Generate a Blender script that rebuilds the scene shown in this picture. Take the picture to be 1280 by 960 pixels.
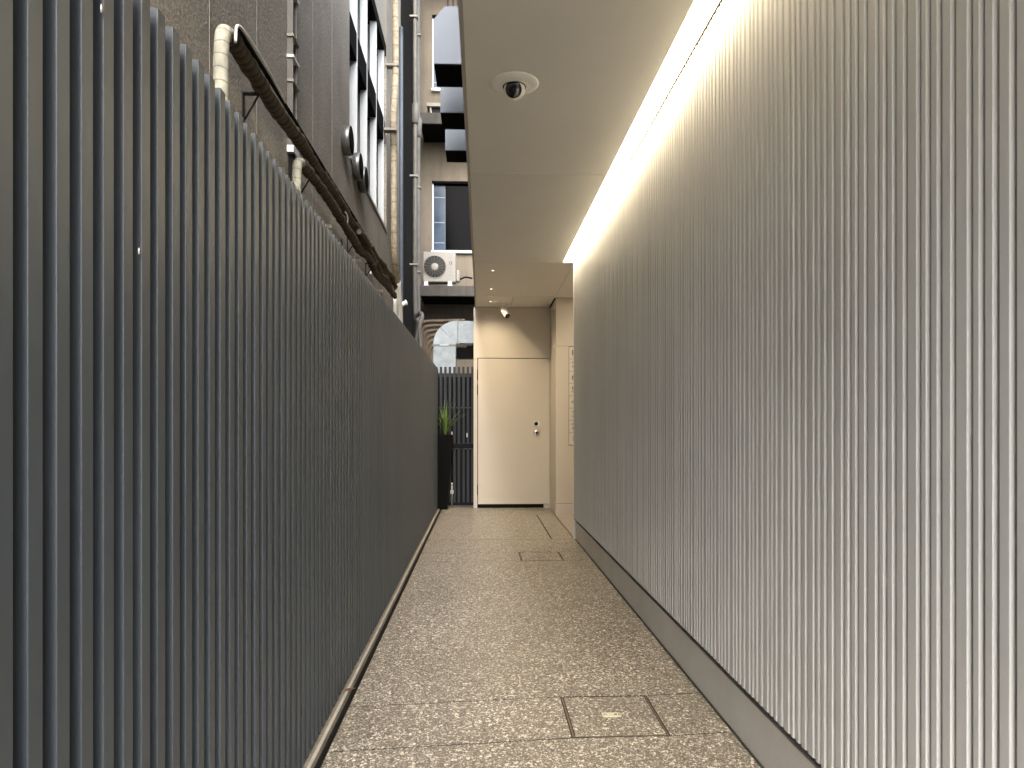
import bpy, bmesh, math, random
from mathutils import Vector, Matrix
R = math.radians
random.seed(7)
S = bpy.context.scene
COL = S.collection
for o in list(bpy.data.objects): bpy.data.objects.remove(o)

# ------------------------------------------------------------------ helpers
def box(bm, x0, x1, y0, y1, z0, z1, bev=0.0):
    vs = [bm.verts.new((x, y, z)) for x in (x0, x1) for y in (y0, y1) for z in (z0, z1)]
    q = [(0,1,3,2),(4,6,7,5),(0,4,5,1),(2,3,7,6),(0,2,6,4),(1,5,7,3)]
    fs = [bm.faces.new([vs[i] for i in f]) for f in q]
    if bev > 0:
        es = {e for f in fs for e in f.edges}
        bmesh.ops.bevel(bm, geom=list(es), offset=bev, segments=1, affect='EDGES')
    return vs

def prism(bm, pts, axis, a, b):
    """extrude a 2-D outline along an axis: axis 'x' takes (y,z), 'y' takes (x,z), 'z' takes (x,y)"""
    def mk(p, t):
        return {'x': (t, p[0], p[1]), 'y': (p[0], t, p[1]), 'z': (p[0], p[1], t)}[axis]
    A = [bm.verts.new(mk(p, a)) for p in pts]
    B = [bm.verts.new(mk(p, b)) for p in pts]
    n = len(pts)
    for i in range(n):
        bm.faces.new((A[i], A[(i+1) % n], B[(i+1) % n], B[i]))
    bm.faces.new(A); bm.faces.new(B[::-1])

def tube(bm, path, rad, seg=12, caps=True):
    """a round tube along a list of points; rad is one radius or one per point"""
    P = [Vector(p) for p in path]; n = len(P)
    rr = rad if isinstance(rad, (list, tuple)) else [rad]*n
    t0 = (P[1]-P[0]).normalized()
    up = Vector((0,0,1)) if abs(t0.z) < .9 else Vector((0,1,0))
    nrm = t0.cross(up).normalized()
    rings = []; prev = t0
    for i in range(n):
        if i == 0: t = t0
        elif i == n-1: t = (P[i]-P[i-1]).normalized()
        else: t = ((P[i+1]-P[i]).normalized()+(P[i]-P[i-1]).normalized()).normalized()
        q = prev.rotation_difference(t); nrm = (q @ nrm).normalized(); prev = t
        b = t.cross(nrm)
        rings.append([bm.verts.new(P[i]+rr[i]*(math.cos(2*math.pi*k/seg)*nrm+math.sin(2*math.pi*k/seg)*b)) for k in range(seg)])
    for i in range(n-1):
        for k in range(seg):
            f = bm.faces.new((rings[i][k], rings[i][(k+1) % seg], rings[i+1][(k+1) % seg], rings[i+1][k])); f.smooth = True
    if caps:
        bm.faces.new(rings[0][::-1]); bm.faces.new(rings[-1])

def lathe(bm, prof, seg=32, mat4=None, smooth=True):
    """spin (radius, height) profile round z"""
    M = mat4 or Matrix.Identity(4); rings = []
    for r, z in prof:
        if r < 1e-6: rings.append([bm.verts.new(M @ Vector((0,0,z)))])
        else: rings.append([bm.verts.new(M @ Vector((r*math.cos(2*math.pi*k/seg), r*math.sin(2*math.pi*k/seg), z))) for k in range(seg)])
    for a, b in zip(rings, rings[1:]):
        for k in range(seg):
            va = [a[0]] if len(a) == 1 else [a[k], a[(k+1) % seg]]
            vb = [b[0]] if len(b) == 1 else [b[(k+1) % seg], b[k]]
            if len(va)+len(vb) >= 3:
                f = bm.faces.new(va+vb); f.smooth = smooth

def smooth_path(pts, n=8):
    """Catmull-Rom through the points"""
    P = [Vector(p) for p in pts]; P = [2*P[0]-P[1]]+P+[2*P[-1]-P[-2]]; out = []
    for i in range(1, len(P)-2):
        for k in range(n):
            t = k/n
            out.append(.5*((2*P[i])+(-P[i-1]+P[i+1])*t+(2*P[i-1]-5*P[i]+4*P[i+1]-P[i+2])*t*t+(-P[i-1]+3*P[i]-3*P[i+1]+P[i+2])*t**3))
    out.append(P[-2]); return out

def org(o):
    v = Vector((0,0,0))
    while o is not None:
        v += o.location; o = o.parent
    return v

def obj(name, bm, mat, parent=None, loc=None, fix=True):
    if fix: bmesh.ops.recalc_face_normals(bm, faces=bm.faces[:])
    if parent is not None:
        bmesh.ops.translate(bm, verts=bm.verts[:], vec=-org(parent))
    elif loc is not None:
        bmesh.ops.translate(bm, verts=bm.verts[:], vec=-Vector(loc))
    me = bpy.data.meshes.new(name); bm.to_mesh(me); bm.free()
    me.materials.append(mat)
    o = bpy.data.objects.new(name, me); COL.objects.link(o)
    if parent is not None: o.parent = parent
    elif loc is not None: o.location = loc
    return o

def B(*boxes, bev=0.0):
    bm = bmesh.new()
    for b in boxes: box(bm, *b, bev=bev)
    return bm
def T(path, rad, seg=12):
    bm = bmesh.new(); tube(bm, path, rad, seg); return bm

def tag(o, label, cat, group=None):
    o['label'] = label; o['category'] = cat
    if group: o['group'] = group
    return o
def thing(name, label, cat, loc=(0,0,0), group=None):
    o = bpy.data.objects.new(name, None); COL.objects.link(o); o.location = loc
    o.empty_display_size = .1
    return tag(o, label, cat, group)
def dup(root, loc, label, group=None):
    r = root.copy(); COL.objects.link(r); r.location = loc; r['label'] = label
    if group: r['group'] = group
    for ch in list(root.children):
        c = ch.copy(); COL.objects.link(c); c.parent = r
        for g in list(ch.children):
            d = g.copy(); COL.objects.link(d); d.parent = c
    return r
def structure(o): o['kind'] = 'structure'; return o

# ------------------------------------------------------------------ materials
def newmat(name):
    m = bpy.data.materials.new(name); m.use_nodes = True
    return m, m.node_tree, m.node_tree.nodes['Principled BSDF']
def N(nt, t, **kw):
    n = nt.nodes.new(t)
    for k, v in kw.items():
        if k in n.inputs: n.inputs[k].default_value = v
        else: setattr(n, k, v)
    return n
def ramp(nt, stops):
    n = nt.nodes.new('ShaderNodeValToRGB'); e = n.color_ramp.elements
    while len(e) < len(stops): e.new(.5)
    for k, (p, c) in enumerate(stops):
        e[k].position = p; e[k].color = (c, c, c, 1) if not isinstance(c, tuple) else c+(1,)
    return n
def mat(name, col, rough=.5, metal=0., var=.12, vscale=3., grain=0., gscale=300., bump=0., bscale=200., stain=0., spec=.5, stretch=(1,1,1)):
    """paint / metal / concrete: uneven tone, fine grain, roughness variation and a bump"""
    m, nt, p = newmat(name); L = nt.links
    tc = N(nt, 'ShaderNodeTexCoord'); mp = N(nt, 'ShaderNodeMapping'); mp.inputs['Scale'].default_value = stretch
    L.new(tc.outputs['Object'], mp.inputs['Vector'])
    n1 = N(nt, 'ShaderNodeTexNoise', Scale=vscale, Detail=6., Roughness=.6); L.new(mp.outputs[0], n1.inputs['Vector'])
    r1 = ramp(nt, [(.25, 1-var), (.75, 1+var*.5)]); L.new(n1.outputs['Fac'], r1.inputs['Fac'])
    mul = N(nt, 'ShaderNodeMix', data_type='RGBA', blend_type='MULTIPLY'); mul.inputs[0].default_value = 1
    mul.inputs[6].default_value = col+(1,); L.new(r1.outputs[0], mul.inputs[7])
    out = mul.outputs[2]
    if grain:
        n2 = N(nt, 'ShaderNodeTexNoise', Scale=gscale, Detail=3.); L.new(tc.outputs['Object'], n2.inputs['Vector'])
        r2 = ramp(nt, [(.3, 1-grain), (.7, 1+grain)]); L.new(n2.outputs['Fac'], r2.inputs['Fac'])
        m2 = N(nt, 'ShaderNodeMix', data_type='RGBA', blend_type='MULTIPLY'); m2.inputs[0].default_value = 1
        L.new(out, m2.inputs[6]); L.new(r2.outputs[0], m2.inputs[7]); out = m2.outputs[2]
    if stain:
        mp2 = N(nt, 'ShaderNodeMapping'); mp2.inputs['Scale'].default_value = (3, 3, .35); L.new(tc.outputs['Object'], mp2.inputs['Vector'])
        n3 = N(nt, 'ShaderNodeTexNoise', Scale=1.7, Detail=7., Roughness=.65); L.new(mp2.outputs[0], n3.inputs['Vector'])
        r3 = ramp(nt, [(.48, 1.), (.8, 1-stain)]); L.new(n3.outputs['Fac'], r3.inputs['Fac'])
        m3 = N(nt, 'ShaderNodeMix', data_type='RGBA', blend_type='MULTIPLY'); m3.inputs[0].default_value = 1
        L.new(out, m3.inputs[6]); L.new(r3.outputs[0], m3.inputs[7]); out = m3.outputs[2]
    L.new(out, p.inputs['Base Color'])
    rr = N(nt, 'ShaderNodeMapRange'); rr.inputs['To Min'].default_value = max(.03, rough-.08); rr.inputs['To Max'].default_value = min(1, rough+.1)
    L.new(n1.outputs['Fac'], rr.inputs['Value']); L.new(rr.outputs[0], p.inputs['Roughness'])
    p.inputs['Metallic'].default_value = metal; p.inputs['Specular IOR Level'].default_value = spec
    if bump:
        nb = N(nt, 'ShaderNodeTexNoise', Scale=bscale, Detail=4.); L.new(tc.outputs['Object'], nb.inputs['Vector'])
        bp = N(nt, 'ShaderNodeBump', Strength=bump, Distance=.01); L.new(nb.outputs['Fac'], bp.inputs['Height']); L.new(bp.outputs[0], p.inputs['Normal'])
    return m
def emis(name, col, s):
    m, nt, p = newmat(name)
    p.inputs['Base Color'].default_value = (.8, .8, .8, 1)
    p.inputs['Emission Color'].default_value = col+(1,); p.inputs['Emission Strength'].default_value = s
    return m
def wrap(name, c1, c2, axis, scale, rough=.75, wide=.1):
    """tape wound round a pipe: slanting seams along the pipe's length"""
    m, nt, p = newmat(name); L = nt.links
    tc = N(nt, 'ShaderNodeTexCoord')
    w = N(nt, 'ShaderNodeTexWave', wave_type='BANDS', bands_direction=axis, wave_profile='SAW', Scale=scale, Distortion=1.6, Detail=2.)
    w.inputs['Detail Scale'].default_value = 1.5
    L.new(tc.outputs['Object'], w.inputs['Vector'])
    r = ramp(nt, [(.0, c2), (wide, c1), (.95, c1), (1., c2)]); L.new(w.outputs['Fac'], r.inputs['Fac'])
    n = N(nt, 'ShaderNodeTexNoise', Scale=22., Detail=5.); L.new(tc.outputs['Object'], n.inputs['Vector'])
    rn = ramp(nt, [(.3, .62), (.65, 1.)]); L.new(n.outputs['Fac'], rn.inputs['Fac'])
    mx = N(nt, 'ShaderNodeMix', data_type='RGBA', blend_type='MULTIPLY'); mx.inputs[0].default_value = 1
    L.new(r.outputs[0], mx.inputs[6]); L.new(rn.outputs[0], mx.inputs[7]); L.new(mx.outputs[2], p.inputs['Base Color'])
    bp = N(nt, 'ShaderNodeBump', Strength=.7, Distance=.006); L.new(w.outputs['Fac'], bp.inputs['Height']); L.new(bp.outputs[0], p.inputs['Normal'])
    p.inputs['Roughness'].default_value = rough
    return m
def terrazzo(name, matrix, dark, chips, tint=(1,1,1), rough=.34):
    """polished aggregate: stone chips of three sizes set in a grey-brown matrix"""
    m, nt, p = newmat(name); L = nt.links
    tc = N(nt, 'ShaderNodeTexCoord')
    wn = N(nt, 'ShaderNodeTexNoise', Scale=60., Detail=2.); L.new(tc.outputs['Object'], wn.inputs['Vector'])
    wm = N(nt, 'ShaderNodeMix', data_type='RGBA', blend_type='LINEAR_LIGHT'); wm.inputs[0].default_value = .006
    L.new(tc.outputs['Object'], wm.inputs[6]); L.new(wn.outputs['Color'], wm.inputs[7])
    base = N(nt, 'ShaderNodeTexNoise', Scale=420., Detail=3.); L.new(tc.outputs['Object'], base.inputs['Vector'])
    rb = ramp(nt, [(.35, dark), (.65, matrix)]); L.new(base.outputs['Fac'], rb.inputs['Fac'])
    out = rb.outputs[0]
    for sc, thr, lo in ((240., .30, .45), (150., .27, .52), (88., .22, .58)):
        v = N(nt, 'ShaderNodeTexVoronoi', Scale=sc, Randomness=1.); L.new(wm.outputs[2], v.inputs['Vector'])
        edge = N(nt, 'ShaderNodeTexVoronoi', Scale=sc, Randomness=1., feature='DISTANCE_TO_EDGE'); L.new(wm.outputs[2], edge.inputs['Vector'])
        sep = N(nt, 'ShaderNodeSeparateColor'); L.new(v.outputs['Color'], sep.inputs[0])
        on = N(nt, 'ShaderNodeMath', operation='GREATER_THAN'); on.inputs[1].default_value = lo; L.new(sep.outputs[0], on.inputs[0])
        ed = N(nt, 'ShaderNodeMapRange'); ed.inputs['From Min'].default_value = .06; ed.inputs['From Max'].default_value = .12; L.new(edge.outputs['Distance'], ed.inputs['Value'])
        mk = N(nt, 'ShaderNodeMath', operation='MULTIPLY'); L.new(on.outputs[0], mk.inputs[0]); L.new(ed.outputs[0], mk.inputs[1])
        rc = ramp(nt, chips); L.new(sep.outputs[1], rc.inputs['Fac'])
        mx = N(nt, 'ShaderNodeMix', data_type='RGBA'); L.new(mk.outputs[0], mx.inputs[0]); L.new(out, mx.inputs[6]); L.new(rc.outputs[0], mx.inputs[7]); out = mx.outputs[2]
    dn = N(nt, 'ShaderNodeTexNoise', Scale=1.6, Detail=6., Roughness=.65); L.new(tc.outputs['Object'], dn.inputs['Vector'])
    rd = ramp(nt, [(.3, (.78*tint[0], .77*tint[1], .75*tint[2])), (.7, tint)]); L.new(dn.outputs['Fac'], rd.inputs['Fac'])
    mu = N(nt, 'ShaderNodeMix', data_type='RGBA', blend_type='MULTIPLY'); mu.inputs[0].default_value = 1; L.new(out, mu.inputs[6]); L.new(rd.outputs[0], mu.inputs[7])
    L.new(mu.outputs[2], p.inputs['Base Color'])
    rr = N(nt, 'ShaderNodeMapRange'); rr.inputs['To Min'].default_value = rough-.1; rr.inputs['To Max'].default_value = rough+.15
    L.new(dn.outputs['Fac'], rr.inputs['Value']); L.new(rr.outputs[0], p.inputs['Roughness'])
    bp = N(nt, 'ShaderNodeBump', Strength=.12, Distance=.003); L.new(base.outputs['Fac'], bp.inputs['Height']); L.new(bp.outputs[0], p.inputs['Normal'])
    return m

CH = [(0., (.08,.072,.064)), (.35, (.20,.18,.155)), (.6, (.40,.37,.325)), (.78, (.78,.75,.70)), (1., (.90,.88,.85))]
M = dict(
 terrazzo=terrazzo('terrazzo_paving', (.20,.178,.145), (.07,.062,.05), CH, tint=(1.06,1.03,.97)),
 lobbyfloor=terrazzo('pink_stone_floor', (.40,.35,.31), (.32,.28,.25), [(0.,(.34,.30,.27)),(1.,(.52,.47,.43))], rough=.35),
 asphalt=mat('asphalt', (.055,.055,.055), .9, var=.3, grain=.4, gscale=150, bump=.3),
 bed=mat('joint_mortar', (.03,.027,.023), .9, grain=.3),
 kerb=mat('kerb_concrete', (.26,.235,.195), .85, var=.35, vscale=14, grain=.35, gscale=160, bump=.4, bscale=120),
 kerbmetal=mat('drain_steel', (.60,.57,.51), .42, .2, var=.3, vscale=9),
 drain=mat('drain_channel_dark', (.025,.023,.021), .6, spec=.2, var=.3, vscale=10),
 fence=mat('charcoal_powder_coat', (.064,.077,.092), .42, .0, spec=.42, var=.16, vscale=3.5, stretch=(1,1,.25), stain=.12, grain=.12, gscale=700, bump=.05, bscale=900),
 gatepaint=mat('gate_paint', (.042,.047,.056), .5, var=.15, spec=.2),
 fenceback=mat('fence_backing_paint', (.012,.014,.018), .8, var=.2, spec=.1),
 flute=mat('silver_fluted_metal', (.56,.572,.572), .45, .0, var=.10, vscale=1.6, grain=.05, gscale=600, stain=.07),
 skirt=mat('brushed_grey_metal', (.58,.58,.565), .42, .0, var=.16, vscale=2.2, grain=.08, gscale=250),
 gap=mat('shadow_gap_black', (.012,.011,.010), .85, var=.1, spec=.1),
 ceil=mat('ceiling_paint', (.80,.785,.745), .55, var=.05, vscale=1.3, grain=.03, gscale=300),
 trim=mat('drip_trim', (.42,.40,.37), .5, var=.1),
 cove=mat('cove_white', (.85,.84,.8), .6, var=.03),
 wall=mat('cream_painted_panel', (.62,.57,.49), .48, var=.05, vscale=1.5, grain=.04, gscale=350),
 door=mat('cream_door_paint', (.66,.61,.53), .42, var=.05, vscale=1.2, grain=.03, gscale=300),
 steel=mat('satin_steel', (.62,.60,.56), .28, .9, var=.1),
 blackmetal=mat('black_metal', (.014,.014,.014), .5, .0, var=.2, spec=.15),
 rubber=mat('black_rubber', (.008,.008,.008), .8, var=.2, spec=.1),
 concrete=mat('exposed_concrete', (.37,.335,.275), .95, var=.22, vscale=2.6, grain=.34, gscale=60, bump=.8, bscale=75, stain=.12),
 joint=mat('joint_sealant', (.30,.275,.235), .8, var=.2, vscale=8),
 darkwall=mat('dark_render', (.020,.019,.017), .9, spec=.1, var=.3, vscale=3, stain=.4, grain=.15),
 tan=mat('tan_render', (.19,.16,.12), .9, var=.25, vscale=1.6, grain=.14, gscale=70, bump=.25, bscale=90, stain=.35),
 ledge=mat('weathered_concrete', (.085,.078,.068), .92, var=.45, vscale=3., grain=.2, gscale=60, stain=.5),
 whiteal=mat('white_aluminium', (.64,.67,.68), .38, var=.1, vscale=2.),
 ventmetal=mat('vent_metal', (.20,.20,.19), .3, .6, var=.3, vscale=9),
 greyal=mat('grey_aluminium', (.30,.31,.31), .4, .3, var=.15),
 glass=mat('dark_window_glass', (.0025,.0025,.003), .08, var=.2, spec=.03),
 blueglass=mat('blue_reflection_glass', (.035,.06,.095), .15, var=.25, vscale=4, spec=.4),  # blue base colour carries the reflection seen in the far windows
 bluegrey=mat('blue_grey_sheet_metal', (.10,.122,.158), .45, .2, var=.16, vscale=2.5),
 soffitblack=mat('black_soffit', (.006,.006,.006), .8, var=.2, spec=.05),
 pvc=mat('grey_pvc', (.15,.14,.12), .55, var=.3, vscale=7, stain=.35),
 bluepipe=mat('blue_grey_conduit', (.12,.145,.175), .45, var=.15, vscale=5),
 wrapw=wrap('ivory_pipe_tape_upright', (.66,.64,.52), (.26,.24,.19), 'Z', 5.5),
 wrapt=wrap('tan_pipe_tape_upright', (.43,.36,.25), (.24,.19,.12), 'Z', 1.7),
 wrapd=wrap('brown_pipe_tape_along', (.095,.073,.045), (.010,.008,.005), 'Y', 6., wide=.55),
 hose=wrap('brown_hose_tape', (.15,.11,.07), (.05,.035,.02), 'X', 5.),
 galv=mat('galvanised_steel', (.38,.43,.47), .34, .55, var=.3, vscale=9),
 ac=mat('ac_enamel', (.28,.265,.23), .45, var=.1, vscale=4),
 acdark=mat('ac_fan_well', (.03,.028,.025), .6, spec=.1, var=.2),
 white=mat('white_plastic', (.90,.89,.87), .35, var=.05),
 pot=mat('black_glazed_pot', (.004,.004,.004), .5, var=.2, spec=.08),
 soil=mat('soil', (.04,.03,.02), .95, var=.3),
 leaf=mat('yucca_leaf', (.11,.185,.045), .42, var=.35, vscale=14),
 dryleaf=mat('dry_leaf', (.16,.075,.04), .7, var=.3, vscale=40),
 reflectline=mat('reflected_line_blue', (.12,.17,.23), .4),  # colour of the reflected lines laid over the blue pane
 ink=mat('black_ink', (.02,.02,.02), .5, var=.05),
 plate=mat('ivory_plate', (.72,.69,.55), .4, var=.06),
 direc=mat('directory_plate', (.66,.62,.54), .38, var=.04),
 lens=mat('smoked_dome_plastic', (.012,.012,.014), .05, spec=.9, var=.1),
 chip=mat('white_paint_chip', (.8,.79,.76), .6, var=.1),
 led=emis('led_diffuser', (1., .82, .56), 4.2),
 lampd=emis('downlight_lens', (1., .8, .55), .8),
 lobbylamp=emis('lobby_lamp', (1., .84, .62), 4.2),
)

# ------------------------------------------------------------------ dimensions (metres, camera stands at x=0, y=0)
CEIL = 2.9; FX = -.62; WX = .965; YE = 10.284; Y0 = -1.15; YW = 7.43

# ------------------------------------------------------------------ ground
bm = bmesh.new()
box(bm, -60, 60, -60, 60, -.3, -.06)
structure(obj('ground', bm, M['asphalt']))
bm = B((-.566, .967, Y0, 10.25, -.059, -.002), (.9885, 2.75, Y0, 10.25, -.059, -.002), (-1.2, 2.75, 10.2505, 14.99, -.059, -.002))
structure(obj('pavement_bed', bm, M['bed']))
bm = bmesh.new()
g = .0048
def slab(near, far):      # near and far edges: lists of (x, y) from left to right
    P = [(x, y+g) for x, y in near]+[(x, y-g) for x, y in far[::-1]]
    P[0] = (P[0][0]+g, P[0][1]); P[-1] = (P[-1][0]+g, P[-1][1])
    P[len(near)-1] = (P[len(near)-1][0]-g, P[len(near)-1][1]); P[len(near)] = (P[len(near)][0]-g, P[len(near)][1])
    prism(bm, P, 'z', -.011, 0)
xl, xr, xa, xb = -.567, .992, .350, .726
j0 = [(xl, Y0), (xr, Y0)]; j1 = [(xl, .95), (xr, 1.0)]
j2 = [(xl, 2.640), (xa, 2.717), (xb, 2.722), (xr, 2.745)]; j3 = [(xl, 3.057), (xa, 3.130), (xb, 3.130), (xr, 3.150)]
j4 = [(xl, 6.27), (xa, 6.280), (xb, 6.280), (xr, 6.29)]; j5 = [(xl, 6.67), (xa, 6.698), (xb, 6.698), (xr, 6.71)]
slab(j0, j1); slab(j1, j2)
slab(j2[:2], j3[:2]); slab(j2[2:], j3[2:])
slab(j3, j4)
slab(j4[:2], j5[:2]); slab(j4[2:], j5[2:])
slab(j5, [(xl, 7.452), (xr, 7.452)])
def rs(x0, x1, y0, y1): slab([(x0, y0), (x1, y0)], [(x0, y1), (x1, y1)])
rs(xl, .732, 7.452, 9.475); rs(xl, .997, 9.475, 10.30); rs(-1.2, -.118, 10.30, 14.9)
rs(.738, .968, 7.452, 8.15); rs(.738, .968, 8.15, 9.475)
pave = structure(obj('pavement', bm, M['terrazzo']))
structure(obj('lobby_floor', B((.988, 2.7, 7.45, 9.5, -.011, .001)), M['lobbyfloor']))

# left drain with kerb
d = thing('drain_channel', 'long slot drain with a steel edge at the foot of the slatted fence', 'drain', (-.60, 5, 0))
obj('kerb', B((-.640, -.607, Y0, 10.25, -.05, .006)), M['kerb'], d)
obj('edge_strip', B((-.607, -.594, Y0, 10.25, -.05, .010)), M['kerbmetal'], d)
obj('channel', B((-.594, -.567, Y0, 10.25, -.05, -.016)), M['drain'], d)
obj('grate', B((-.586, -.583, Y0, 10.25, -.016, -.004), (-.577, -.574, Y0, 10.25, -.016, -.004)), M['drain'], d)
# right slot drain at lobby
d = thing('drain_slot', 'dark slot drain in the floor across the lobby threshold', 'drain', (.978, 8.46, 0))
obj('channel', B((.968, .988, 7.45, 9.475, -.05, -.022)), M['gap'], d)
obj('rim', B((.9685, .9705, 7.46, 9.47, -.021, .0015), (.9855, .9875, 7.46, 9.47, -.021, .0015)), M['kerbmetal'], d)

def hatch(label, y0, y1, plate, skew=0.):
    h = thing('access_hatch', label, 'floor hatch', (.538, (y0+y1)/2, 0), 'floor hatches along the passage')
    x0, x1 = .350, .726
    def q(b, xs, ys, z0, z1):
        prism(b, [(xs[0], ys[0]), (xs[1], ys[0]+skew), (xs[1], ys[1]+skew*.2), (xs[0], ys[1])], 'z', z0, z1)
    b = bmesh.new(); box(b, x0+.012, x1-.010, y0+.010, y1-.006, -.010, -.0006); obj('cover', b, M['terrazzo'], h)
    obj('frame', B((x0+.001, x0+.007, y0+.004, y1-.004, -.011, .0005), (x1-.006, x1-.002, y0+.004, y1-.004, -.011, .0003),
                   (x0+.008, x1-.008, y0+.003, y0+.006, -.011, .0004)), mat('hatch_frame_brass', (.20,.165,.11), .45, .5, var=.3, vscale=20), h)
    if plate:
        p = obj('name_plate', B((.498, .573, 2.905, 2.947, -.0009, .002), bev=.0008), M['plate'], h)
        for q_ in ((.548, .560, 2.921, 2.931), (.566, .569, 2.913, 2.939), (.504, .5055, 2.915, 2.937), (.5085, .510, 2.919, 2.933), (.514, .5153, 2.915, 2.937)):
            obj('marking', B(q_+(.002, .0025)), M['ink'], p)
    else:
        obj('handle_recess', B((.50, .58, 6.44, 6.447, -.0008, .0006), (.50, .503, 6.447, 6.475, -.0008, .0006), (.577, .58, 6.447, 6.475, -.0008, .0006)), M['bed'], h)
    return h
hatch('terrazzo hatch with an ivory plate, in the paving nearest the camera', 2.722, 3.128, True)
hatch('terrazzo hatch without a plate, in the paving near the lobby corner', 6.283, 6.695, False)

# ------------------------------------------------------------------ left slatted fence
f = thing('slat_fence', 'long charcoal fence of upright metal slats along the left of the passage', 'fence', (FX, 5, 0))
bm = bmesh.new()
pitch, sw, dep = .0651, .0335, .050
k = 0; y = 1.036-pitch*46
while y < 10.22:
    # y is the far edge of a slat's front; slats are hollow tubes with slightly rounded arrises
    j = random.uniform(-.0006, .0006); c = .0016
    x1 = FX+random.uniform(-.0006, .0006); x0 = FX-dep; a, b = y-sw+j, y+j
    prism(bm, [(x0, a), (x1-c, a), (x1-.0004, a+.0004), (x1, a+c), (x1, b-c), (x1-c, b), (x0, b)], 'z', .014, 2.0+random.uniform(-.001, .001))
    y += pitch; k += 1
obj('slat_panel', bm, M['fence'], f)
obj('backing_panel', B((FX-dep-.022, FX-dep-.003, Y0, 10.25, .02, 1.93)), M['fenceback'], f)
for z in (.30, 1.05, 1.78):
    obj('rail', B((FX-dep-.06, FX-dep-.023, Y0, 10.25, z, z+.05)), M['fence'], f)
obj('corner_post', B((FX-dep, FX-.004, 10.218, 10.262, .012, 2.0), bev=.006), M['fence'], f)
for yy, z, w, h in ((1.318, 1.515, .0022, .010), (1.205, 1.94, .003, .014), (1.19, 1.88, .002, .012)):
    bm = bmesh.new()
    lathe(bm, [(0, .0007), (1, .0004), (1.02, -.001)], 9, Matrix.Translation((FX, yy, z)) @ Matrix.Rotation(R(90), 4, 'Y') @ Matrix.Diagonal((h*.6, w, 1, 1)))
    obj('paint_chip', bm, M['chip'], f)

# ------------------------------------------------------------------ right fluted wall
w = thing('fluted_wall', 'tall silver grey fluted metal wall with a plain metal skirting', 'wall', (WX, 3.4, 0))
seq = [.034, .050, .0435, .0375]           # four rib widths that repeat
bm = bmesh.new(); pts = []
y = 2.481 - .165*27; i = 0
dpt = .021
while y < YW-.03:
    ww = seq[i % 4]; a = y
    if i % 4 == 0: px = WX+random.uniform(-.0005, .0005)
    # deep slot, then a sloping flank that faces the street, then the crest
    pts += [(WX+dpt, a+.0005), (WX+dpt, a+.0126), (px+.0058, a+.0129), (px+.0022, a+.0162), (px+.0005, a+.0178), (px, a+.0192),
            (px, a+ww-.0012), (px+.0005, a+ww-.0002)]
    y += ww; i += 1
pts.append((WX+dpt, y))
zs = (.228, CEIL+.004)
cols = [[bm.verts.new((px, py, z)) for z in zs] for px, py in pts]
for a, b in zip(cols, cols[1:]):
    fc = bm.faces.new((a[0], b[0], b[1], a[1]))
obj('fluted_panel', bm, M['flute'], w, fix=False)
obj('wall_core', B((WX+dpt+.004, 1.17, Y0, YW-.012, .226, CEIL+.003)), M['gap'], w)
obj('gap_back', B((1.008, 1.17, Y0, YW-.012, .10, .225)), M['gap'], w)
sk = bmesh.new()
segs = [Y0, 1.96, 4.32, 6.2, YW-.004]
for a, b in zip(segs, segs[1:]):
    box(sk, .984, 1.006, a+.0008, b-.0008, .004, .186, bev=.0012)
sk = obj('skirting', sk, M['skirt'], w)
obj('top_lip', B((.9825, .9875, Y0, YW-.004, .187, .191)), M['kerbmetal'], sk)
obj('top_edge', B((WX-.004, WX+dpt, Y0, YW-.012, CEIL+.0045, CEIL+.0145)), mat('bronze_edge', (.016,.009,.004), .7, spec=.1), w)
obj('end_trim', B((.960, 1.17, YW-.011, YW, .0, CEIL-.003)), M['flute'], w)
obj('sealant', B((.9765, .9838, Y0, YW-.012, -.002, .004)), mat('mossy_sealant', (.07,.068,.045), .9, var=.5, vscale=20), w)

# ------------------------------------------------------------------ canopy (ceiling over the passage)
c = thing('canopy', 'smooth beige panelled ceiling overhanging the passage', 'ceiling', (.4, 4, CEIL))
bm = bmesh.new()
XL = -.095; XS = .847
seamy = [Y0, 2.18, 4.814, 7.446]
for a, b in zip(seamy, seamy[1:]):
    box(bm, XL+.018, XS, a+.0032, b-.0032, CEIL, CEIL+.02)
box(bm, XL+.018, .9735, 7.446+.0032, 9.418, CEIL, CEIL+.02)
box(bm, XL+.018, (.418), 9.4245, YE-.006, CEIL, CEIL+.02)
box(bm, .979, 2.7, 7.45, 9.498, CEIL, CEIL+.02)
obj('ceiling_panel', bm, M['ceil'], c)
obj('ceiling_backing', B((XL+.002, XS-.002, Y0, 7.44, CEIL+.022, CEIL+.10), (XL+.002, 2.7, 7.441, YE+.2, CEIL+.022, CEIL+.10)), M['gap'], c)
obj('edge_trim', B((XL, XL+.0165, Y0, YE+.0, CEIL-.006, CEIL+.12)), M['trim'], c)
hh = thing('ceiling_hatch', 'flush beige access panel in the ceiling above the far door', 'ceiling hatch', (.7, 9.85, CEIL))
obj('panel', B((.4245, .9735, 9.4245, YE-.006, CEIL-.001, CEIL+.02)), M['ceil'], hh)
# cove with its lit diffuser
cv = thing('cove_light', 'glowing linear light recessed between the ceiling and fluted wall', 'light', (.905, 3.4, CEIL))
obj('housing', B((XS, XS+.006, Y0, YW, CEIL+.001, CEIL+.13), (XS+.0065, 1.17, Y0, YW, CEIL+.118, CEIL+.13), (.992, 1.0, Y0, YW, CEIL+.006, CEIL+.1175),
                 (XS+.0065, .9915, YW-.006, YW, CEIL+.001, CEIL+.117)), M['cove'], cv)
obj('diffuser', B((XS+.0075, XS+.108, Y0, YW-.01, CEIL+.016, CEIL+.024)), M['led'], cv)

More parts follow.
